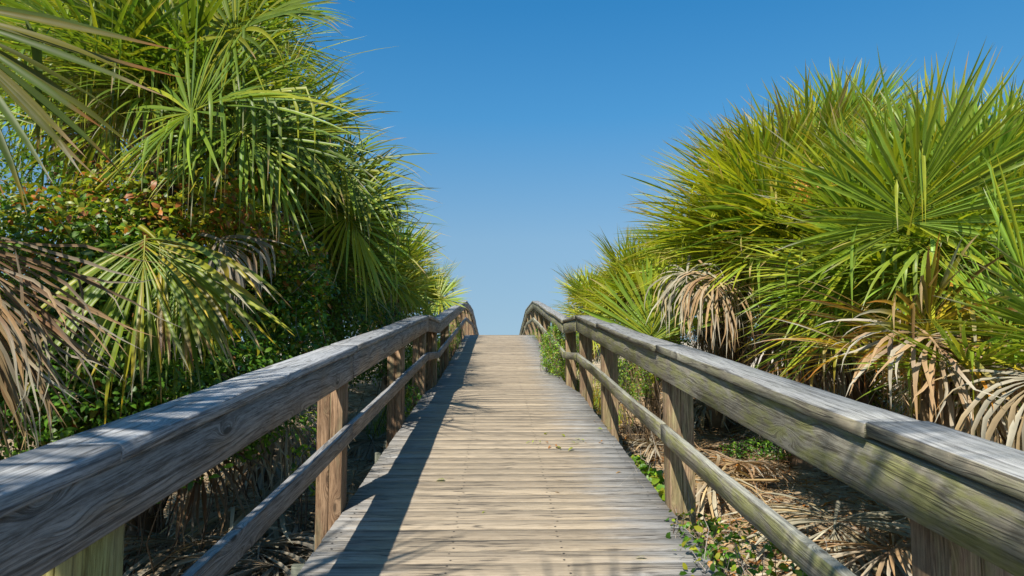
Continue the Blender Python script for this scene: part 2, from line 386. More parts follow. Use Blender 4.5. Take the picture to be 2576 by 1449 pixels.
# ------------------------------------------------------------------ palm fronds
def cmix(a, b, t): return a*(1-t) + b*t
C = lambda *v: np.array(v, dtype=np.float64)
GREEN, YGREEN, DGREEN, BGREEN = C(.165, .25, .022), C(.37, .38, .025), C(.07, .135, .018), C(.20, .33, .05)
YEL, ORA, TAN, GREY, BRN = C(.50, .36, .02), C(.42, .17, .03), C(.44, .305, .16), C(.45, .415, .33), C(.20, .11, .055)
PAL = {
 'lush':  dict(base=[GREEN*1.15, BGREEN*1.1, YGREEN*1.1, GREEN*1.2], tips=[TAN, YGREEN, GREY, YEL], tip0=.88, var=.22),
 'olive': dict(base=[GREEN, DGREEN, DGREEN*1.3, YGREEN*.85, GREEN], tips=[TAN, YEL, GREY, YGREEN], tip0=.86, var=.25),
 'shade': dict(base=[DGREEN, C(.11, .12, .015), DGREEN, C(.17, .15, .02)], tips=[TAN, ORA*.7, GREY, YEL*.6], tip0=.8, var=.2),  # shade on the near left fan, put into darker olive greens
 'streak': dict(base=[GREEN, DGREEN*1.4, GREEN, YEL*.8, YGREEN*.8], tips=[TAN, BRN, GREY, YEL], tip0=.72, var=.2),
 'pale': dict(base=[BGREEN, YGREEN, BGREEN*1.15], tips=[YGREEN, TAN], tip0=.92, var=.12),
 'gold':  dict(base=[YGREEN*1.15, GREEN*1.3, YGREEN*1.1, BGREEN*1.1, YGREEN*1.2], tips=[TAN*1.3, TAN*1.5, YEL, YGREEN*1.1], tip0=.82, var=.2),
 'dying': dict(base=[YGREEN, YEL*.8, GREEN, ORA*.5, BRN*.9], tips=[TAN, BRN, GREY, ORA], tip0=.45, var=.25),
 'dead':  dict(base=[TAN, TAN*.8, GREY*.8, BRN*1.3], tips=[GREY, TAN, GREY, TAN], tip0=.3, var=.25),
 'brown': dict(base=[TAN*.45, BRN, GREY*.38, TAN*.55], tips=[GREY*.7, TAN*.8, GREY*.5, TAN*.6], tip0=.55, var=.25),  # brown dead leaf, darkened further to paint in the left fan's shade
 'grey':  dict(base=[GREY*.75, GREY*.55, TAN*.6, GREY*.6], tips=[GREY, GREY*.7, TAN, GREY], tip0=.5, var=.25),
}
def frond_mesh(name, seed, d, Lp, Lb, nseg=52, spread=150, droop=.5, lift=.25, bent=.08, pal='lush', pdroop=.25, wmax=.036, up=(0, 0, 1), costa=.8, curl=.25, K=9, jag=.12, cfrac=.2, phn=1.6, ln=.09, side=.6, pw=1.0, crump=None):
    if crump is None: crump = .16 if pal in ('dead', 'grey', 'brown') else .02
    rn = np.random.default_rng(seed); P = PAL[pal]
    gv = np.array([0, 0, -1.0]); d = np.array(d, dtype=float); d /= np.linalg.norm(d); up = np.array(up, dtype=float)
    V = []; Cc = []; FF = []; SZ = []
    # petiole
    p = np.zeros(3); dd = d.copy(); npt = 8; pts = [p.copy()]; dirs = [dd.copy()]
    for i in range(npt-1):
        dd = dd + gv*pdroop/npt; dd /= np.linalg.norm(dd); p = p + dd*Lp/(npt-1); pts.append(p.copy()); dirs.append(dd.copy())
    hub = p.copy(); d = dd
    s = np.cross(up, d); s /= np.linalg.norm(s)+1e-9; n = np.cross(d, s)
    pc = {'dead': TAN*.8, 'brown': TAN*.6, 'grey': GREY*.6, 'dying': YEL*.5}.get(pal, YGREEN*.8)
    cost = [hub.copy()]; cd = [d.copy()]; q = hub.copy(); e = d.copy(); cl = cfrac*Lb
    for i in range(6):
        e = e + gv*costa/6*(.6+.8*i/6); e /= np.linalg.norm(e); q = q + e*cl/6; cost.append(q.copy()); cd.append(e.copy())
    allp = pts + cost[1:]; alld = dirs + cd[1:]
    nb = 0
    for i, (a, b) in enumerate(zip(allp, alld)):
        f = i/(len(allp)-1); ww = .017*pw*(1-f)+.004; nn = np.cross(b, s); nn /= np.linalg.norm(nn)
        for (x, y) in ((-1, .25), (0, .6), (1, .25), (0, -.7)):
            V.append(a + s*ww*x + nn*ww*y); Cc.append(pc*(.8+.3*rn.random()))
    for i in range(len(allp)-1):
        for j in range(4):
            a = i*4+j; b = i*4+(j+1) % 4; FF += [a, b, b+4, a+4]; SZ.append(4)
    nb = len(V)
    cost = np.array(cost); cd = np.array(cd)
    phi = np.radians(np.linspace(-spread, spread, nseg) + rn.normal(0, phn, nseg))
    dphi = 2*math.radians(spread)/nseg
    u = np.where(np.abs(phi) < math.pi/2, np.cos(phi)**4, 0)*.97
    idx = u*6
    O = np.stack([np.interp(idx, range(7), cost[:, k]) for k in range(3)], 1)
    D = np.stack([np.interp(idx, range(7), cd[:, k]) for k in range(3)], 1)
    D /= np.linalg.norm(D, axis=1)[:, None]
    nn = np.cross(D, s); nn /= np.linalg.norm(nn, axis=1)[:, None]
    dr = np.cos(phi)[:, None]*D + np.sin(phi)[:, None]*s + nn*(lift*(np.abs(np.sin(phi))**.7) + rn.normal(0, ln, nseg))[:, None]
    alt = np.where(np.arange(nseg) % 2 == 0, .03, -.03)[:, None]; dr = dr + nn*alt
    dr /= np.linalg.norm(dr, axis=1)[:, None]
    L = Lb*(side+(1-side)*np.cos(phi/2)**2)*(1-.28*u)*(1+rn.normal(0, jag*.5, nseg)); L = np.maximum(L, .25*Lb)
    isb = rn.random(nseg) < bent; tb = rn.uniform(.35, .7, nseg)
    kick = rn.normal(0, 1, (nseg, 3)); tw = rn.normal(0, .6, nseg)
    dseg = droop*(.35+1.3*rn.random(nseg)**1.3)
    pos = O + dr*.004; nrm = nn.copy()
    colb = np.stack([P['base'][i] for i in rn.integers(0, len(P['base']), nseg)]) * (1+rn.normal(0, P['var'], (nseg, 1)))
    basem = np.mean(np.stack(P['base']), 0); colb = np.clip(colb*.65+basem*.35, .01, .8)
    tip = np.stack([P['tips'][i] for i in rn.integers(0, len(P['tips']), nseg)])
    t0 = np.clip(P['tip0']+rn.normal(0, .10, nseg), .15, .98)
    ts = np.linspace(0, 1, K)
    for k, t in enumerate(ts):
        if k:
            dt = ts[k]-ts[k-1]
            dr = dr + gv*(dseg*dt*2.0*t)[:, None] + kick*(curl*dt*t*t) + rn.normal(0, crump, (nseg, 3))*t
            hard = isb & (t > tb)
            dr = np.where(hard[:, None], dr*.35 + gv*.9, dr)
            dr /= np.linalg.norm(dr, axis=1)[:, None]
            pos = pos + dr*(L*dt)[:, None]
        nk = nrm + np.cross(dr, nrm)*(tw*t*t*.9)[:, None]
        sd = np.cross(dr, nk); sd /= np.linalg.norm(sd, axis=1)[:, None]+1e-9
        un = np.cross(sd, dr)
        r = t*L
        wf = 1-np.clip((t-.28)/.72, 0, 1)**1.45
        wd = np.minimum(2*r*math.tan(dphi/2)*1.02+.002, wmax*wf*(.85+.15*rn.random(nseg)))+.0004
        fold = .26 if t < .4 else .19
        a = np.clip((t-t0)/np.maximum(1-t0, .06)*1.6, 0, 1)[:, None]
        cc = colb*(1-a)+tip*a
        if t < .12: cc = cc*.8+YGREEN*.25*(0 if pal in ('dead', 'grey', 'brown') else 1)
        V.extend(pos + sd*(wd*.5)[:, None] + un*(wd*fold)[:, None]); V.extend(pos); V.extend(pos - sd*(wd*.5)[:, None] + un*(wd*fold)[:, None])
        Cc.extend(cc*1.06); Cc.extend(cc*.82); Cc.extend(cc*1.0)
    st = 3*nseg; i0 = np.arange(nseg)
    for k in range(K-1):
        A = nb+k*st+i0; B = A+nseg; Cx = B+nseg
        q1 = np.stack([A, B, B+st, A+st], 1); q2 = np.stack([B, Cx, Cx+st, B+st], 1)
        FF += q1.ravel().tolist() + q2.ravel().tolist(); SZ += [4]*(2*nseg)
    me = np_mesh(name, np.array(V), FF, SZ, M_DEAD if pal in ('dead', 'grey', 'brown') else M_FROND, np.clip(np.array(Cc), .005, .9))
    return me, Vector(hub), Vector(hub) + Vector(d)*Lb*.8
LIB = {}
ELS = [84, 66, 48, 30, 12, -8, -30]
def lib(pal, el_, k, stiff):
    key = (pal, el_, k, stiff)
    if key not in LIB:
        e = R(el_)
        dr = .2 if stiff else .42
        LIB[key] = frond_mesh('frond', sum(map(ord, pal))*3+int(stiff)*31 + el_*7 + k*1013 + 900, (math.cos(e), 0, math.sin(e)),
            (.50 if stiff else .5), (1.0 if stiff else 1.22), droop=dr*(1+.4*(el_ < 20)), lift=.42 if stiff else .25, bent=.05 if stiff else .2,
            pal=pal, pdroop=.25, costa=.45 if stiff else .8, curl=.25, nseg=62 if stiff else 58, wmax=.037 if stiff else .038)
    return LIB[key]
def deadlib(k, pal='dead'):
    if k % 2: pal = 'brown'
    key = ('dead', k, pal)
    if key not in LIB:
        rr = random.Random(k); e = R(-52-10*rr.random())
        LIB[key] = frond_mesh('dead_frond', 4000+k, (math.cos(e), 0, math.sin(e)), .45, .85, nseg=44, droop=2.4, lift=-.1, bent=.2,
            pal=pal, pdroop=.6, costa=.9, curl=1.5, wmax=.027, phn=3, ln=.3)
    return LIB[key]

def trunk_mesh(h, r, seed):
    rn = np.random.default_rng(seed); V = []; Cc = []; FF = []; SZ = []
    nr = max(4, int(h/.12)); na = 14
    for i in range(nr+1):
        z = -.2 + (h+.2)*i/nr; rr = r*(1.1-.25*i/nr)
        for j in range(na):
            a = 2*math.pi*j/na; q = rr*(1+rn.normal(0, .06)); V.append((q*math.cos(a), q*math.sin(a), z)); Cc.append(C(.17, .115, .07)*(.6+.8*rn.random()))
    for i in range(nr):
        for j in range(na):
            a = i*na+j; b = i*na+(j+1) % na; FF += [a, b, b+na, a+na]; SZ.append(4)
    # boots: old split leaf bases, spiralling
    nbt = int(h/.035)
    for i in range(nbt):
        z = h*i/nbt; a = i*2.399; ca, sa = math.cos(a), math.sin(a); l = rn.uniform(.12, .26); ww = rn.uniform(.025, .045); b0 = len(V)
        col = C(.36, .25, .15)*(.45+.9*rn.random())
        for t in (0, .5, 1):
            rad = r*.95+t*l*.42; zz = z+t*l; w2 = ww*(1-.45*t)
            for sx, th in ((-1, 0), (1, 0), (0, .022)):
                V.append((ca*(rad+th)-sa*w2*sx, sa*(rad+th)+ca*w2*sx, zz)); Cc.append(col*(1-.2*(t < .1)))
        for k in range(2):
            for j in range(3):
                p, q = b0+k*3+j, b0+k*3+(j+1) % 3; FF += [p, q, q+3, p+3]; SZ.append(4)
        FF += [b0+6, b0+7, b0+8]; SZ.append(3)
    return np_mesh('trunk', V, FF, SZ, M_BARK, np.array(Cc))

def blocks_view(tip):
    if tip.y < .4: return False
    ax = tip.x/tip.y
    return False
def palm(label, crown, nf=24, sc_=1.0, pal='lush', stiff=True, dead=4, seed=1, group=None, azr=None, emax=84, emin=-25, heroes=(), keep=-.72, deadpal='dead', cat='palm'):
    rr = random.Random(seed)
    crown = Vector(crown); gz = ground(crown.x, crown.y)
    root = empty('palm', (crown.x, crown.y, gz)); tag(root, label, cat, group)
    h = max(.25, crown.z-gz)
    link('trunk', trunk_mesh(h, .13*min(1.1, sc_+.1), seed), root)
    for i in range(nf):
        f = (i+.5)/nf
        e = emax + (emin-emax)*f + rr.uniform(-8, 8)
        el_ = min(ELS, key=lambda q: abs(q-e))
        a = i*2.39996+seed+rr.uniform(-.3, .3)
        if azr: a = azr[0]+(azr[1]-azr[0])*((i*.618034) % 1.0)
        me, hub, tip = lib(pal, el_, rr.randrange(3), stiff)
        s = sc_*rr.uniform(.85, 1.12)
        rot = Matrix.Rotation(a, 3, 'Z')
        bad = False
        for far in (1.0, 1.25):
            tw = crown + rot @ (tip*s*far)
            if crown.x < 0 and tw.x > keep and tw.y < 19: bad = True
            if crown.x > 0 and tw.x < keep and tw.y < 19: bad = True
        if bad: continue
        o = link('frond', me, root, (0, 0, h)); o.rotation_euler = (0, 0, a); o.scale = (s, s, s)
    for i in range(dead):
        me, hub, tip = deadlib(rr.randrange(5), deadpal)
        o = link('dead_frond', me, root, (0, 0, h-rr.uniform(.02, .3))); o.rotation_euler = (0, 0, rr.uniform(0, 6.3)); s = sc_*rr.uniform(.7, 1.1); o.scale = (s, s, s)
    for hh in heroes: hero(root, **hh)
    return root
def hero(root, hub, d, name='frond', seed=1, petiole=None, **kw):
    kw.setdefault('Lp', .5); kw.setdefault('Lb', 1.0)
    me, hl, tip = frond_mesh(name, seed, d, **kw)
    o = link(name, me, root, Vector(hub)-hl-root.location)
    return o

GL = 'palms left of the boardwalk'; GR = 'palms right of the boardwalk'
KR = 1.0
# ---- right side
palm('tall palm nearest on the right, upright fans filling the right edge above the rail', at(2400, 715, 5.2), 52, 1.17, 'lush', True, 5, 11, GR, keep=KR+.25, emin=-15,
     heroes=[dict(hub=at(2290, 560, 4.3), d=(.02, -.3, .95), seed=201, up=(0, -1, -.2), Lp=.08, Lb=1.12, droop=.14, lift=.28, spread=118, costa=.15, bent=.1, pal='lush', wmax=.036, nseg=78, phn=2.0, ln=.14, jag=.2, pw=.6),
             dict(hub=at(2480, 560, 4.9), d=(.12, -.2, .95), seed=202, up=(0, -1, -.2), Lb=1.15, droop=.15, lift=.3, spread=110, costa=.2, bent=.05, pal='lush', wmax=.04, nseg=60, phn=2.2, ln=.14),
             dict(hub=at(2180, 600, 5.0), d=(-.25, -.15, .95), seed=203, up=(.2, -1, .2), Lb=1.15, droop=.15, lift=.3, spread=110, costa=.3, bent=.05, pal='lush', wmax=.04, nseg=60, phn=2.2, ln=.14),
             dict(hub=at(2330, 620, 4.5), d=(.05, -.75, -.2), seed=204, up=(0, -.6, .8), Lp=.3, Lb=.95, droop=.8, lift=.2, spread=130, costa=.5, bent=.15, pal='lush', wmax=.034, nseg=56, phn=2.5, ln=.14)])
palm('rounded palm in the middle right with tan tips and grey hanging dead skirts', at(2000, 670, 8.0), 90, 1.46, 'gold', True, 6, 23, GR, keep=KR+.12, emin=6,
     heroes=[dict(hub=at(1728, 688, 7.4), d=(-.2, -.5, -.3), seed=251, name='dead_frond', Lp=.4, Lb=.8, nseg=56, droop=3.2, lift=0, costa=1.2, pal='grey', wmax=.028, curl=.9, phn=3, ln=.25),
             dict(hub=at(1795, 700, 7.2), d=(.1, -.5, -.3), seed=252, name='dead_frond', Lp=.4, Lb=.9, nseg=56, droop=3.2, lift=0, costa=1.2, pal='dead', wmax=.028, curl=.9, phn=3, ln=.25),
             dict(hub=at(2085, 695, 5.6), d=(-.5, -.55, -.25), seed=211, up=(-.25, -.8, .55), Lb=1.0, droop=.35, lift=.15, spread=160, costa=.4, bent=.03, pal='lush', wmax=.036),
             dict(hub=at(1960, 560, 7.2), d=(-.5, -.4, .7), seed=212, up=(-.4, -.7, .3), Lb=1.45, droop=.25, lift=.3, costa=.4, pal='lush')])
palm('dying palm close behind the right rail, yellow brown fan over drooping tan leaves', at(2350, 960, 4.0), 5, .7, 'dying', False, 2, 35, GR, keep=KR+.4, emax=60, emin=10,
     heroes=[dict(hub=at(2330, 840, 3.6), d=(.0, -.25, .95), seed=221, up=(0, -1, -.1), Lp=.45, Lb=.62, nseg=26, spread=95, droop=.55, lift=.3, costa=.2, bent=.35, pal='dying', wmax=.036),
             dict(hub=at(2335, 845, 3.55), d=(.0, -.55, -.2), seed=222, name='dead_frond', up=(0, -1, .3), Lp=.2, Lb=.72, nseg=46, spread=110, droop=1.6, lift=.1, costa=.5, bent=.2, pal='dead', wmax=.03, curl=1.0, phn=3, ln=.25),
             dict(hub=at(2350, 845, 3.6), d=(.85, -.35, .35), seed=223, up=(0, -.5, .9), Lp=.4, Lb=.85, nseg=34, spread=80, droop=.7, lift=.1, costa=.6, bent=.3, pal='dying', wmax=.036, curl=.6)])
palm('low palm with pale curled dead fronds at the right edge just above the rail', at(2640, 1010, 3.3), 8, .8, 'lush', True, 2, 41, GR, keep=KR+.5, emin=10,
     heroes=[dict(hub=at(2600, 950, 3.0), d=(-.4, -.3, -.1), seed=231, name='dead_frond', Lp=.3, Lb=.6, nseg=34, droop=2.6, lift=.1, costa=1.2, pal='grey', wmax=.034, curl=.9)])
palm('tall palm at the back right behind the upright fans', at(2600, 560, 7.2), 26, 1.1, 'lush', True, 3, 53, GR, keep=KR+.5)
stalk_palm = palm('palm behind between the two large right palms, holding an orange seed stalk', at(2130, 500, 8.6), 40, 1.22, 'lush', True, 2, 57, GR, keep=KR+.4, emin=-10)
palm('small palm with one big upright pale green fan just behind the right rail', at(1640, 900, 9.2), 5, .7, 'pale', True, 0, 61, GR, keep=KR+.15, emax=84, emin=50,
     heroes=[dict(hub=at(1640, 860, 8.3), d=(-.02, -.05, 1.0), seed=241, up=(0, -1, -.2), Lb=1.15, nseg=44, spread=72, droop=.08, lift=.1, costa=.1, bent=.02, pal='pale', wmax=.085, phn=.8, ln=.03)])
palm('palm behind the pale upright fan, partly hidden by the rounded palm', at(1800, 720, 10.3), 18, 1.0, 'gold', True, 8, 67, GR, keep=KR+.2, emin=-10)
palm('golden tipped palm beyond the pale fan, behind the resting landing on the right', at(1600, 765, 12.3), 30, .98, 'gold', True, 4, 71, GR, keep=KR+.1)
palm('yellow palm farthest along the right side, low over the crest railing', at(1480, 785, 15.2), 26, .85, 'gold', True, 3, 73, GR, keep=KR+.1)
palm('yellow green palm behind the golden tipped one on the right', at(1690, 720, 14.0), 24, 1.1, 'gold', True, 3, 79, GR, keep=KR+.5)
palm('far green palm on the right behind the hanging grey skirts', at(1850, 740, 11.0), 24, 1.0, 'olive', True, 5, 83, GR, keep=KR+.5)
palm('low bushy palm in the shadow under the rounded right palm', at(2170, 900, 9.8), 18, 1.0, 'olive', True, 6, 89, GR, keep=KR+.6)
palm('low bushy palm under the tall right palm, behind the dying one', at(2480, 850, 7.2), 22, 1.0, 'lush', True, 4, 97, GR, keep=KR+.6)
palm('low palm at the back right beneath the tall back palm', at(2700, 850, 7.5), 20, 1.0, 'olive', True, 4, 101, GR, keep=KR+.6)
# ---- left side
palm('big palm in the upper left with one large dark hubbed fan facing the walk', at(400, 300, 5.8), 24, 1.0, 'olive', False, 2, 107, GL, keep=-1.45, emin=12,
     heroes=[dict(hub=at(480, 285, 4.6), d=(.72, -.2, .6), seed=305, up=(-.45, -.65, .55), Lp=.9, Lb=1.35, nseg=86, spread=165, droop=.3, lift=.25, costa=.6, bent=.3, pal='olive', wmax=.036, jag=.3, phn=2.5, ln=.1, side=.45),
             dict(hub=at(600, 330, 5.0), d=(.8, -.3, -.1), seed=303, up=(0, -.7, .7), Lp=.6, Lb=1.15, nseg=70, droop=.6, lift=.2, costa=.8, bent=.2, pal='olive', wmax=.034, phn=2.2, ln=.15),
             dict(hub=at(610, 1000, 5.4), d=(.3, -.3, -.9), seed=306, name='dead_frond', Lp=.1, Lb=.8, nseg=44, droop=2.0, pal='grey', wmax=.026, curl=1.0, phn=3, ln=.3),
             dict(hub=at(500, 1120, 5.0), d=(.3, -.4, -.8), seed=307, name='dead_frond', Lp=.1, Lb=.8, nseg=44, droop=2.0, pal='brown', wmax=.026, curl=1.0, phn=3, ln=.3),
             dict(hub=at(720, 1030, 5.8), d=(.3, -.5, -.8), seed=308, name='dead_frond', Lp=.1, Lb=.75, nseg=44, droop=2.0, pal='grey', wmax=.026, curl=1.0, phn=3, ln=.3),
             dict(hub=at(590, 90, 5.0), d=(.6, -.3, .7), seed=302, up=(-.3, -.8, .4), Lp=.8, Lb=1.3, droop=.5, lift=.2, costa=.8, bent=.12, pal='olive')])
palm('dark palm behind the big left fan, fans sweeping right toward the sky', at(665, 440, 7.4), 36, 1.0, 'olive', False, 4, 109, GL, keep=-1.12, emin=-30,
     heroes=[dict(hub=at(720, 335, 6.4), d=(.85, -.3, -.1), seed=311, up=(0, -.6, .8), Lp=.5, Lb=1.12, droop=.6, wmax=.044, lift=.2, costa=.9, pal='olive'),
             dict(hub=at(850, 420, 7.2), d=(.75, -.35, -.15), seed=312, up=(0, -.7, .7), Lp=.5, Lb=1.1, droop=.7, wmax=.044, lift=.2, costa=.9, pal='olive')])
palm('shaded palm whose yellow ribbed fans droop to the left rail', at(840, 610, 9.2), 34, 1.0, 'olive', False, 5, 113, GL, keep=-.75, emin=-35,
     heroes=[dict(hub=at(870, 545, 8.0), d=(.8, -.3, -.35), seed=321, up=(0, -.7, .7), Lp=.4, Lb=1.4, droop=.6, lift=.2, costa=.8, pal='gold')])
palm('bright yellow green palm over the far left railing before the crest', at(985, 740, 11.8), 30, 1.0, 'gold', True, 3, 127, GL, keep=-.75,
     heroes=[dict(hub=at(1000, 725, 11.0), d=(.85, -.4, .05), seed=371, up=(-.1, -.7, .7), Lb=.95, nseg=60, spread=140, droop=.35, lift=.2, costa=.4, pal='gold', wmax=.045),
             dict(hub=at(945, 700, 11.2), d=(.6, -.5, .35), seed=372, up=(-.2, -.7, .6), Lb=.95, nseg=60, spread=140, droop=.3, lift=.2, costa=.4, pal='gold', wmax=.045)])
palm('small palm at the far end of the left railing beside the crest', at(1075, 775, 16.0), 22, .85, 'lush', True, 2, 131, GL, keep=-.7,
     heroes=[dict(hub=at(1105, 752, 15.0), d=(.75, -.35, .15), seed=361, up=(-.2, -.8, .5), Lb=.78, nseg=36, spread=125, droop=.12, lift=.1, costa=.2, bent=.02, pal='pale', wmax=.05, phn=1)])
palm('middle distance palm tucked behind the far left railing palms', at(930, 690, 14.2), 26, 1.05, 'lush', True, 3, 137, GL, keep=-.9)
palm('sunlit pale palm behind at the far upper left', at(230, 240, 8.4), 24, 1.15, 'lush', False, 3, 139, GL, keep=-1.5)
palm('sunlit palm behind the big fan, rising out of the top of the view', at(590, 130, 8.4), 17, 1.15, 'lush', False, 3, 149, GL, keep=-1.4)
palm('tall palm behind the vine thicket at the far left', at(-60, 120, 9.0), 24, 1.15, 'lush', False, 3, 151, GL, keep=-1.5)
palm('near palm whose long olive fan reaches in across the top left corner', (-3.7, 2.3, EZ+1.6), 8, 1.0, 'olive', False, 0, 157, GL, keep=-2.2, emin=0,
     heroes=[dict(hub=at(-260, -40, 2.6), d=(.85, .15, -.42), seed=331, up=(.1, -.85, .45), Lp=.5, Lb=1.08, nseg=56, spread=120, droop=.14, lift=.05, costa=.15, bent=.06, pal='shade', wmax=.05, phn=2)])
palm('near palm at the left edge with a brown dead fan hanging over the rail', at(-420, 470, 3.2), 5, .9, 'olive', False, 0, 163, GL, keep=-1.9, azr=(1.9, 4.2),
     heroes=[dict(hub=at(-150, 560, 2.9), d=(.66, -.05, -.62), seed=341, name='dead_frond', up=(0, -1, .15), Lp=.5, Lb=1.12, nseg=76, spread=46, droop=.6, lift=.1, costa=.3, bent=.12, pal='brown', wmax=.022, curl=.8, phn=3, ln=.2),
             dict(hub=at(-120, 640, 2.8), d=(.42, -.1, -.9), seed=342, name='dead_frond', up=(0, -1, .1), Lp=.5, Lb=.95, nseg=60, spread=45, droop=1.5, lift=.1, costa=.3, bent=.1, pal='brown', wmax=.022, curl=1.0, phn=3, ln=.2)])
palm('young palm swallowed by the vines, yellow streaked fan drooping over the left rail', at(300, 820, 5.2), 2, .6, 'dying', False, 0, 167, GL, keep=-1.3, emax=20, emin=-10,
     heroes=[dict(hub=at(365, 600, 3.9), d=(.22, -.45, -.9), seed=351, up=(0, -.9, .35), Lp=.02, Lb=.95, nseg=44, spread=72, droop=.8, lift=.05, costa=.6, bent=.12, pal='streak', wmax=.046, phn=3.5, ln=.2, jag=.3, pw=.3),
             dict(hub=at(380, 590, 4.0), d=(.85, -.3, -.42), seed=352, up=(0, -.85, .5), Lp=.1, Lb=.95, nseg=20, spread=36, droop=.5, lift=.05, costa=.5, bent=.25, pal='streak', wmax=.06),
             dict(hub=at(430, 640, 4.2), d=(.5, -.4, -.8), seed=354, up=(0, -.85, .5), Lp=.02, Lb=.9, nseg=40, spread=55, droop=.9, lift=.05, costa=.5, bent=.2, pal='olive', wmax=.042, phn=3.5, ln=.2, jag=.3, pw=.3),
             dict(hub=at(545, 600, 4.9), d=(.85, -.3, -.1), seed=353, name='dead_frond', up=(0, -.7, .7), Lp=.15, Lb=.66, nseg=30, spread=60, droop=2.4, lift=.05, costa=1.1, bent=.35, pal='grey', wmax=.036)])
# palms beside and behind the viewpoint that shade the left railing
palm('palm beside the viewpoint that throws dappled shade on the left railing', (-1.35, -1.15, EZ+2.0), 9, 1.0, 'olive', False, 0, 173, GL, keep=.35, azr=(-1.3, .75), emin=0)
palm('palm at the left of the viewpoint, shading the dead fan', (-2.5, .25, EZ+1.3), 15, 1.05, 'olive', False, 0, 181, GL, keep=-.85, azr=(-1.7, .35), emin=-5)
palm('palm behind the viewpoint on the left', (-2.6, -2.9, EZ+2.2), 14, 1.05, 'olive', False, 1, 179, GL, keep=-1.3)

# ------------------------------------------------------------------ leafy shrubs
SH = {
 'green': [C(.055, .15, .015), C(.09, .21, .02), C(.04, .11, .012), C(.13, .24, .02)],
 'mixed': [C(.08, .19, .015), C(.24, .32, .025), C(.05, .12, .012), C(.44, .20, .05), C(.28, .28, .02), C(.36, .15, .04)],
 'bright': [C(.13, .26, .02), C(.20, .30, .02), C(.09, .2, .02), C(.28, .29, .03)],
}
def leaves(rn, Pts, Nrm, size, cols, asp=.5):
    N = len(Pts)
    a = rn.normal(0, 1, (N, 3)); a -= (a*Nrm).sum(1)[:, None]*Nrm; a /= np.linalg.norm(a, axis=1)[:, None]
    b = np.cross(Nrm, a); l = size*rn.uniform(.45, 1.35, N)[:, None]; ww = l*asp
    prof_ = [(0, 0), (.3, .45), (.3, -.45), (.72, .38), (.72, -.38), (1, 0)]
    V = np.zeros((N, 6, 3))
    for k, (t, s) in enumerate(prof_): V[:, k] = Pts + a*l*t + b*ww*s + Nrm*(l*(.12*abs(s)*2 - .25*t*t))
    o = (np.arange(N)*6)[:, None]
    tri = np.concatenate([o+np.array([[0, 2, 1]]), o+np.array([[1, 2, 4]]), o+np.array([[1, 4, 3]]), o+np.array([[3, 4, 5]])], 1).reshape(-1)
    Cc = np.repeat(cols, 6, axis=0)
    return V.reshape(-1, 3), tri, [3]*(4*N), Cc
def twigs(rn, starts, ends, r, col, sag=.15, K=6):
    V = []; FF = []; SZ = []; Cc = []
    for s, e in zip(starts, ends):
        b0 = len(V); mid = rn.normal(0, sag, 3)*np.linalg.norm(e-s)
        cc = col*(.6+.8*rn.random())
        for k in range(K):
            t = k/(K-1); p = s*(1-t)+e*t + mid*math.sin(math.pi*t) + rn.normal(0, .012, 3)
            q = r*(1-.7*t)
            for j in range(3):
                a = 2.094*j; V.append(p+np.array([q*math.cos(a), q*math.sin(a), q*.5*math.cos(a+1)])); Cc.append(cc)
        for k in range(K-1):
            for j in range(3):
                a, b = b0+k*3+j, b0+k*3+(j+1) % 3; FF += [a, b, b+3, a+3]; SZ.append(4)
    return V, FF, SZ, Cc
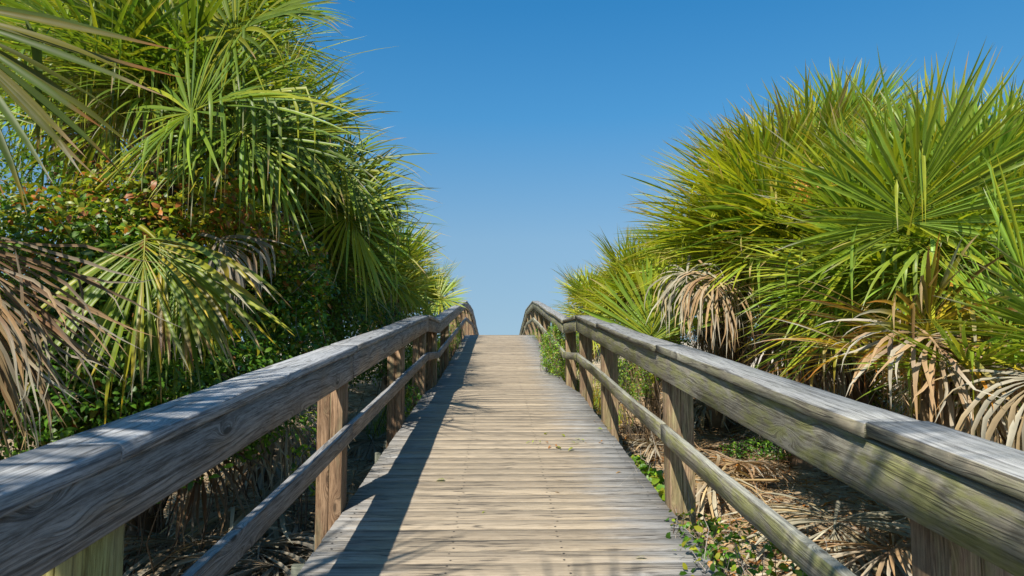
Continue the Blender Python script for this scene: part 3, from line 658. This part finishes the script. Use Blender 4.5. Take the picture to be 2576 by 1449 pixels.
def shrub(label, blobs, n, size=.045, tone='green', seed=1, group=None, warmtop=None, name='shrub', cat='shrub', asp=.5, stem=60, droopy=0.0):
    rn = np.random.default_rng(seed)
    c0 = np.mean([b[0] for b in blobs], axis=0); base = Vector((c0[0], c0[1], ground(c0[0], c0[1])))
    root = empty(name, base); tag(root, label, cat, group)
    vol = np.array([b[1][0]*b[1][1]+b[1][1]*b[1][2]+b[1][0]*b[1][2] for b in blobs]); vol = vol/vol.sum()
    Ps, Ns = [], []
    for (c_, r_), f in zip(blobs, vol):
        m = int(n*f); dv = rn.normal(0, 1, (m, 3)); dv /= np.linalg.norm(dv, axis=1)[:, None]
        bump = 1+.13*np.sin(dv[:, 0]*9+c_[0]*5)*np.sin(dv[:, 2]*8+c_[1]*3)+.08*np.sin(dv[:, 1]*19+dv[:, 2]*15)
        rad = (1-np.abs(rn.normal(0, .16, m)))*bump
        Ps.append(np.array(c_)+dv*np.array(r_)*rad[:, None])
        nn = dv*.6+np.array([0, 0, .55])+rn.normal(0, .55, (m, 3)); nn /= np.linalg.norm(nn, axis=1)[:, None]; Ns.append(nn)
    Pt = np.concatenate(Ps); Nn = np.concatenate(Ns)
    ok = Pt[:, 2] > ground_np(Pt[:, 0], Pt[:, 1])+.02; ok &= ~((np.abs(Pt[:, 0]-CX) < .60))
    Pt = Pt[ok]; Nn = Nn[ok]; pal = SH[tone]
    ci = rn.integers(0, len(pal), len(Pt))
    patch = np.sin(Pt[:, 0]*3.1+1)*np.sin(Pt[:, 1]*2.7)+np.sin(Pt[:, 2]*4.3+Pt[:, 0]*1.7)
    if tone == 'mixed':
        # upper leaves painted sunlit in lighter yellow greens, with some orange ones
        hz = (Pt[:, 2]-Pt[:, 2].min())/np.ptp(Pt[:, 2]); wv = hz+.25*patch+rn.normal(0, .22, len(Pt))
        ci = np.where(wv > .85, rn.choice([1, 1, 3, 4, 1, 4, 1, 5, 4], len(Pt)), rn.choice([0, 0, 1, 2, 2, 0, 0, 0, 4], len(Pt)))
        ci = np.where(rn.random(len(Pt)) < .03, 5, ci)
    cols = np.stack(pal)[ci]*(1+rn.normal(0, .22, (len(Pt), 1)))
    V, T, S, Cc = leaves(rn, Pt, Nn, size, np.clip(cols, .01, .7), asp)
    link('foliage', np_mesh('foliage', V-np.array(base), T, S, M_LEAF, Cc), root)
    if stem:
        k = rn.choice(len(Pt), stem); e = Pt[k]
        s_ = np.stack([base.x+rn.normal(0, .12, stem)+(e[:, 0]-base.x)*.55, base.y+rn.normal(0, .12, stem)+(e[:, 1]-base.y)*.55, np.zeros(stem)], 1)
        s_[:, 2] = ground_np(s_[:, 0], s_[:, 1])
        V, FF, SZ, Cc = twigs(rn, s_, e, .007, C(.13, .10, .075))
        # tangles of bare twigs near the surface
        k2 = rn.choice(len(Pt), stem*3); e2 = Pt[k2]; V2, F2, S2, C2 = twigs(rn, e2, e2+rn.normal(0, .12, e2.shape), .0025, C(.30, .27, .24), .3)
        nV = len(V); V += V2; FF += [i+nV for i in F2]; SZ += S2; Cc += C2
        link('stems', np_mesh('stems', np.array(V)-np.array(base), FF, SZ, M_BARK, np.array(Cc)), root)
    return root
def B(px, py, d, rx, ry, rz): return (np.array(at(px, py, d)), (rx, ry, rz))
GS = 'leafy thicket left of the boardwalk'
shrub('vine thicket at the left, dark green leaves turning orange on its sunlit top', [B(230, 640, 5.2, 1.0, .7, .55), B(420, 560, 5.4, .75, .6, .55), B(90, 800, 4.6, .8, .6, .8), B(300, 860, 4.8, .8, .6, .8)], 17000, .072, 'mixed', 401, GS, stem=24)
shrub('bright oval leaved shoulder of the vine thicket beside the dark palm', [B(600, 640, 5.9, .55, .5, .45), B(720, 700, 6.2, .4, .45, .45), B(740, 860, 5.9, .3, .4, .6), B(600, 860, 5.8, .5, .5, .75)], 12500, .056, 'mixed', 403, GS, stem=18)
shrub('dark shrub filling the low gap behind the near left rail', [B(150, 1050, 4.2, 1.0, .6, .55), B(500, 1000, 5.0, .7, .6, .5)], 13000, .05, 'green', 405, GS, stem=14)
shrub('dense green undergrowth beneath the dark left palms', [B(900, 850, 9.6, .8, 1.2, .65), B(800, 800, 8.2, .6, .8, .7)], 12000, .05, 'green', 407, GS, stem=14)
shrub('undergrowth at the back of the left thicket', [B(500, 750, 7.8, 1.4, .8, 1.1), B(100, 650, 7.5, 1.6, .8, 1.3)], 14000, .06, 'green', 409, GS, stem=20)
shrub('green bush behind the far left railing', [B(1040, 860, 13.0, .7, 1.5, .55)], 7000, .045, 'bright', 411, GS, stem=30)
GB = 'small bushes crowding the boardwalk edge'
shrub('small yellow green bush poking through the left railing near the crest', [B(1143, 838, 14.6, .14, .9, .38)], 2200, .035, 'bright', 421, GB, stem=20, asp=.3)
shrub('fine leaved bush spilling through the right railing at the landing', [B(1412, 885, 10.8, .34, .7, .45)], 4600, .045, 'bright', 423, GB, stem=30, asp=.3)
shrub('feathery green bush behind the right railing posts below the pale fan', [B(1590, 930, 8.6, .28, .5, .38)], 4200, .03, 'bright', 425, GB, stem=30, asp=.35)
shrub('bushes on the dune behind the right railing near the crest', [B(1400, 850, 17.5, .7, 2.0, .3)], 3500, .04, 'bright', 427, GB, stem=0, asp=.4)
shrub('dark undergrowth closing the gap behind the grey dead skirts on the right', [B(1780, 830, 12.5, 1.6, .8, .6), B(2150, 850, 12.0, 1.8, .8, .7)], 9000, .06, 'green', 441, 'leafy thicket right of the boardwalk', stem=0)
shrub('trailing round leaved vine along the right deck edge beside the second post', [B(1625, 1200, 4.9, .07, .75, .10)], 420, .055, 'bright', 431, GB, stem=14, asp=.8)
shrub('leafy vine on the ground below the near right rail with some orange leaves', [B(1860, 1410, 3.2, .34, .6, .12), B(1770, 1350, 3.5, .16, .4, .10)], 620, .04, 'mixed', 433, GB, stem=24, asp=.7)
shrub('low weeds on the litter behind the right rail', [B(1920, 1130, 8.2, .5, .3, .12)], 900, .04, 'green', 435, GB, stem=12)
shrub('small leafy sprig by the left post nearest the landing', [B(1040, 1010, 7.9, .1, .3, .2)], 250, .045, 'bright', 439, GB, stem=8)
shrub('thin leafy sprig standing in the shade under the left rail', [B(775, 1130, 5.2, .12, .3, .35)], 300, .045, 'bright', 437, GB, stem=14)

# ------------------------------------------------------------------ fallen fronds
def fallen(px, py, d, a, label, seed, pal='dead', s=1.0, lay=.0):
    rr = random.Random(seed); p = at(px, py, d)
    for dd in np.linspace(2.0, 14, 500):
        p = at(px, py, dd)
        if p.z <= ground(p.x, p.y)+.20: break
    p.z = ground(p.x, p.y)+.22
    dv = (math.cos(a), math.sin(a), lay)
    me, hub, tip = frond_mesh('fallen_frond', seed, dv, .45*s, .95*s, nseg=56, spread=140, droop=.9, lift=.12, bent=.1, pal=pal, pdroop=.1, costa=.4, curl=1.1, wmax=.046, phn=2.5, ln=.15, crump=.09)
    v = np.empty(len(me.vertices)*3, dtype=np.float32); me.vertices.foreach_get('co', v); v = v.reshape(-1, 3)
    gz = ground_np(v[:, 0]+p.x, v[:, 1]+p.y)-p.z; v[:, 2] = np.maximum(v[:, 2], gz+.012+.03*np.random.default_rng(seed).random(len(v)))
    me.vertices.foreach_set('co', v.ravel()); me.update()
    o = link('fallen_frond', me, None, p); tag(o, label, 'palm frond', 'fallen dry fronds on the ground')
RF = [(1960, 1215, 5.4, 2.9, 'large dry tan frond lying fanned on the litter behind the right rail', 'dead', 1.25),
      (2110, 1270, 4.7, 4.2, 'pale dry frond spilling down next to the large fanned one near the right post', 'grey', 1.2),
      (1830, 1180, 6.4, 1.0, 'small dry frond on the sunny litter beyond the second right post', 'dead', .8),
      (1840, 1010, 9.3, 3.6, 'dry frond in the shade below the right palms at the back of the clearing', 'grey', 1.0),
      (2060, 1060, 8.0, 3.3, 'tan dry frond at the far side of the clearing', 'dead', 1.0),
      (2420, 1420, 3.0, 2.2, 'dry frond behind the nearest right post', 'dead', .9),
      (1700, 1130, 7.6, 2.0, 'grey dry frond between the second and third right posts', 'grey', .8),
      (520, 1250, 4.2, 5.9, 'large grey frond lying in shade under the left rail', 'grey', 1.3),
      (660, 1330, 3.7, 5.0, 'grey frond nearest the deck in the shade of the left rail', 'grey', 1.0),
      (430, 1330, 3.6, 5.4, 'grey frond beside the nearest left post', 'grey', 1.1),
      (690, 1130, 5.2, 4.9, 'hanging grey frond leaning under the left rail before the second post', 'grey', 1.0),
      (570, 1400, 3.1, 5.8, 'grey frond at the very bottom under the left rail', 'grey', 1.0),
      (930, 1100, 6.0, 5.0, 'curled dry frond between the second and third left posts', 'grey', .8),
      (890, 1190, 5.2, 4.9, 'small tan frond stub beside the left deck edge', 'dead', .55)]
for i, (px, py, d, a, lb, pl, s) in enumerate(RF): fallen(px, py, d, a, lb, 501+i, pl, s)

# ------------------------------------------------------------------ litter, grass
def litter(name, label, n, xr, yr, lmin, lmax, wd, cols, seed, up=.02, stand=0.0):
    rn = np.random.default_rng(seed)
    x = rn.uniform(*xr, n); y = rn.uniform(*yr, n); z = ground_np(x, y)+rn.uniform(.004, up, n)
    a = rn.uniform(0, 2*math.pi, n); l = rn.uniform(lmin, lmax, n); tl = rn.normal(0, .12, n)+stand
    dx = np.stack([np.cos(a)*np.cos(tl), np.sin(a)*np.cos(tl), np.sin(np.abs(tl))], 1)
    sx = np.stack([-np.sin(a), np.cos(a), rn.normal(0, .3, n)], 1)
    p = np.stack([x, y, z], 1); w_ = wd*rn.uniform(.5, 1.4, n)[:, None]; cv = rn.normal(0, .12, n)[:, None]
    V = np.zeros((n, 6, 3))
    for k, t in enumerate((0, .5, 1)):
        c_ = p+dx*(l*t)[:, None]+sx*(l[:, None]*cv*math.sin(math.pi*t)); q = w_*(1 if k < 2 else .2)
        V[:, 2*k] = c_-sx*q; V[:, 2*k+1] = c_+sx*q
    o = (np.arange(n)*6)[:, None]
    Fq = np.concatenate([o+np.array([[0, 1, 3, 2]]), o+np.array([[2, 3, 5, 4]])], 1).ravel()
    cc = np.stack(cols)[rn.integers(0, len(cols), n)]*rn.uniform(.6, 1.25, (n, 1))
    me = np_mesh(name, V.reshape(-1, 3), Fq, [4]*(2*n), M_STRAW, np.repeat(cc, 6, 0))
    return tag(link(name, me), label, name.replace('_', ' '), kind='stuff')
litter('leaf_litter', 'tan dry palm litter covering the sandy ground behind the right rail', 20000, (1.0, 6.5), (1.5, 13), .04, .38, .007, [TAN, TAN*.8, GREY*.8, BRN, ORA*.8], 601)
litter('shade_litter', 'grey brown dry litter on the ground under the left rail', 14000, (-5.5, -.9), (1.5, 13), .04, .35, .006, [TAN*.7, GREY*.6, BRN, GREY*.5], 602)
litter('grass', 'thin green grass blades along the dune edge by the railings', 5000, (1.0, 1.9), (9.5, 22), .10, .32, .0035, [GREEN, YGREEN, YEL*.6, BGREEN], 603, stand=1.1)
litter('dune_grass', 'green grass at the left deck edge near the crest', 4000, (-1.8, -.9), (9.5, 22), .10, .34, .0035, [GREEN, YGREEN, DGREEN, BGREEN], 604, stand=1.1)

# orange seed stalk of the palm at the back
rn = np.random.default_rng(9); c0 = np.array(at(2025, 470, 5.9)); kk = 260
Pt = c0+rn.normal(0, 1, (kk, 3))*np.array([.05, .05, .09])
V, T, S, Cc = leaves(rn, Pt, (lambda q: q/np.linalg.norm(q, axis=1)[:, None])(rn.normal(0, 1, (kk, 3))), .028, np.tile(C(.55, .24, .05), (kk, 1))*rn.uniform(.6, 1.3, (kk, 1)), .6)
o = link('seed_stalk', np_mesh('seed_stalk', V-c0, T, S, M_LEAF, Cc), stalk_palm, Vector(c0)-stalk_palm.location)

# loose leaves lying on the deck
rr = random.Random(77); rn = np.random.default_rng(77)
LS = [(1395,1092),(1440,1105),(1462,1117),(1500,1113),(1512,1080),(1496,1062),(1380,1117),(1425,1125),(1335,1110),(1575,1190),(1230,1290),(1700,1320),(1640,1410),(1385,1240),(1120,1210),(1545,1003),(1470,1150)]
for i, (px, py) in enumerate(LS):
    lo, hi = 1.5, 20.0
    for _ in range(40):
        md = (lo+hi)/2
        if at(px, py, md).z < deck(md): lo = md
        else: hi = md
    # walk out along the sight line until it meets the deck
    ds = np.linspace(1.5, 18, 1200); p = None
    for dd in ds:
        q = at(px, py, dd)
        if q.z <= deck(dd)+.006: p = q; break
    if p is None: continue
    k = 3 if i < 9 else 1
    P0 = np.array([[rr.uniform(-.03, .03)*k, rr.uniform(-.03, .03)*k, .004+.004*j] for j in range(k)])
    Nn = np.array([[rr.uniform(-.3, .3), rr.uniform(-.3, .3), 1.0] for j in range(k)]); Nn /= np.linalg.norm(Nn, axis=1)[:, None]
    green = rr.random() < .65
    V, T, S_, Cc = leaves(rn, P0, Nn, .05, np.tile(C(.30, .36, .03) if green else C(.45, .24, .08), (k, 1)), .45)
    o = link('fallen_leaf', np_mesh('fallen_leaf', V, T, S_, M_LEAF, Cc), None, (p.x, p.y, deck(p.y)+.003))
    tag(o, 'small yellow green leaf scrap lying on the deck boards' if green else 'small brown leaf lying on the deck boards', 'leaf', 'leaf scraps on the deck' if green else 'brown leaves on the deck')
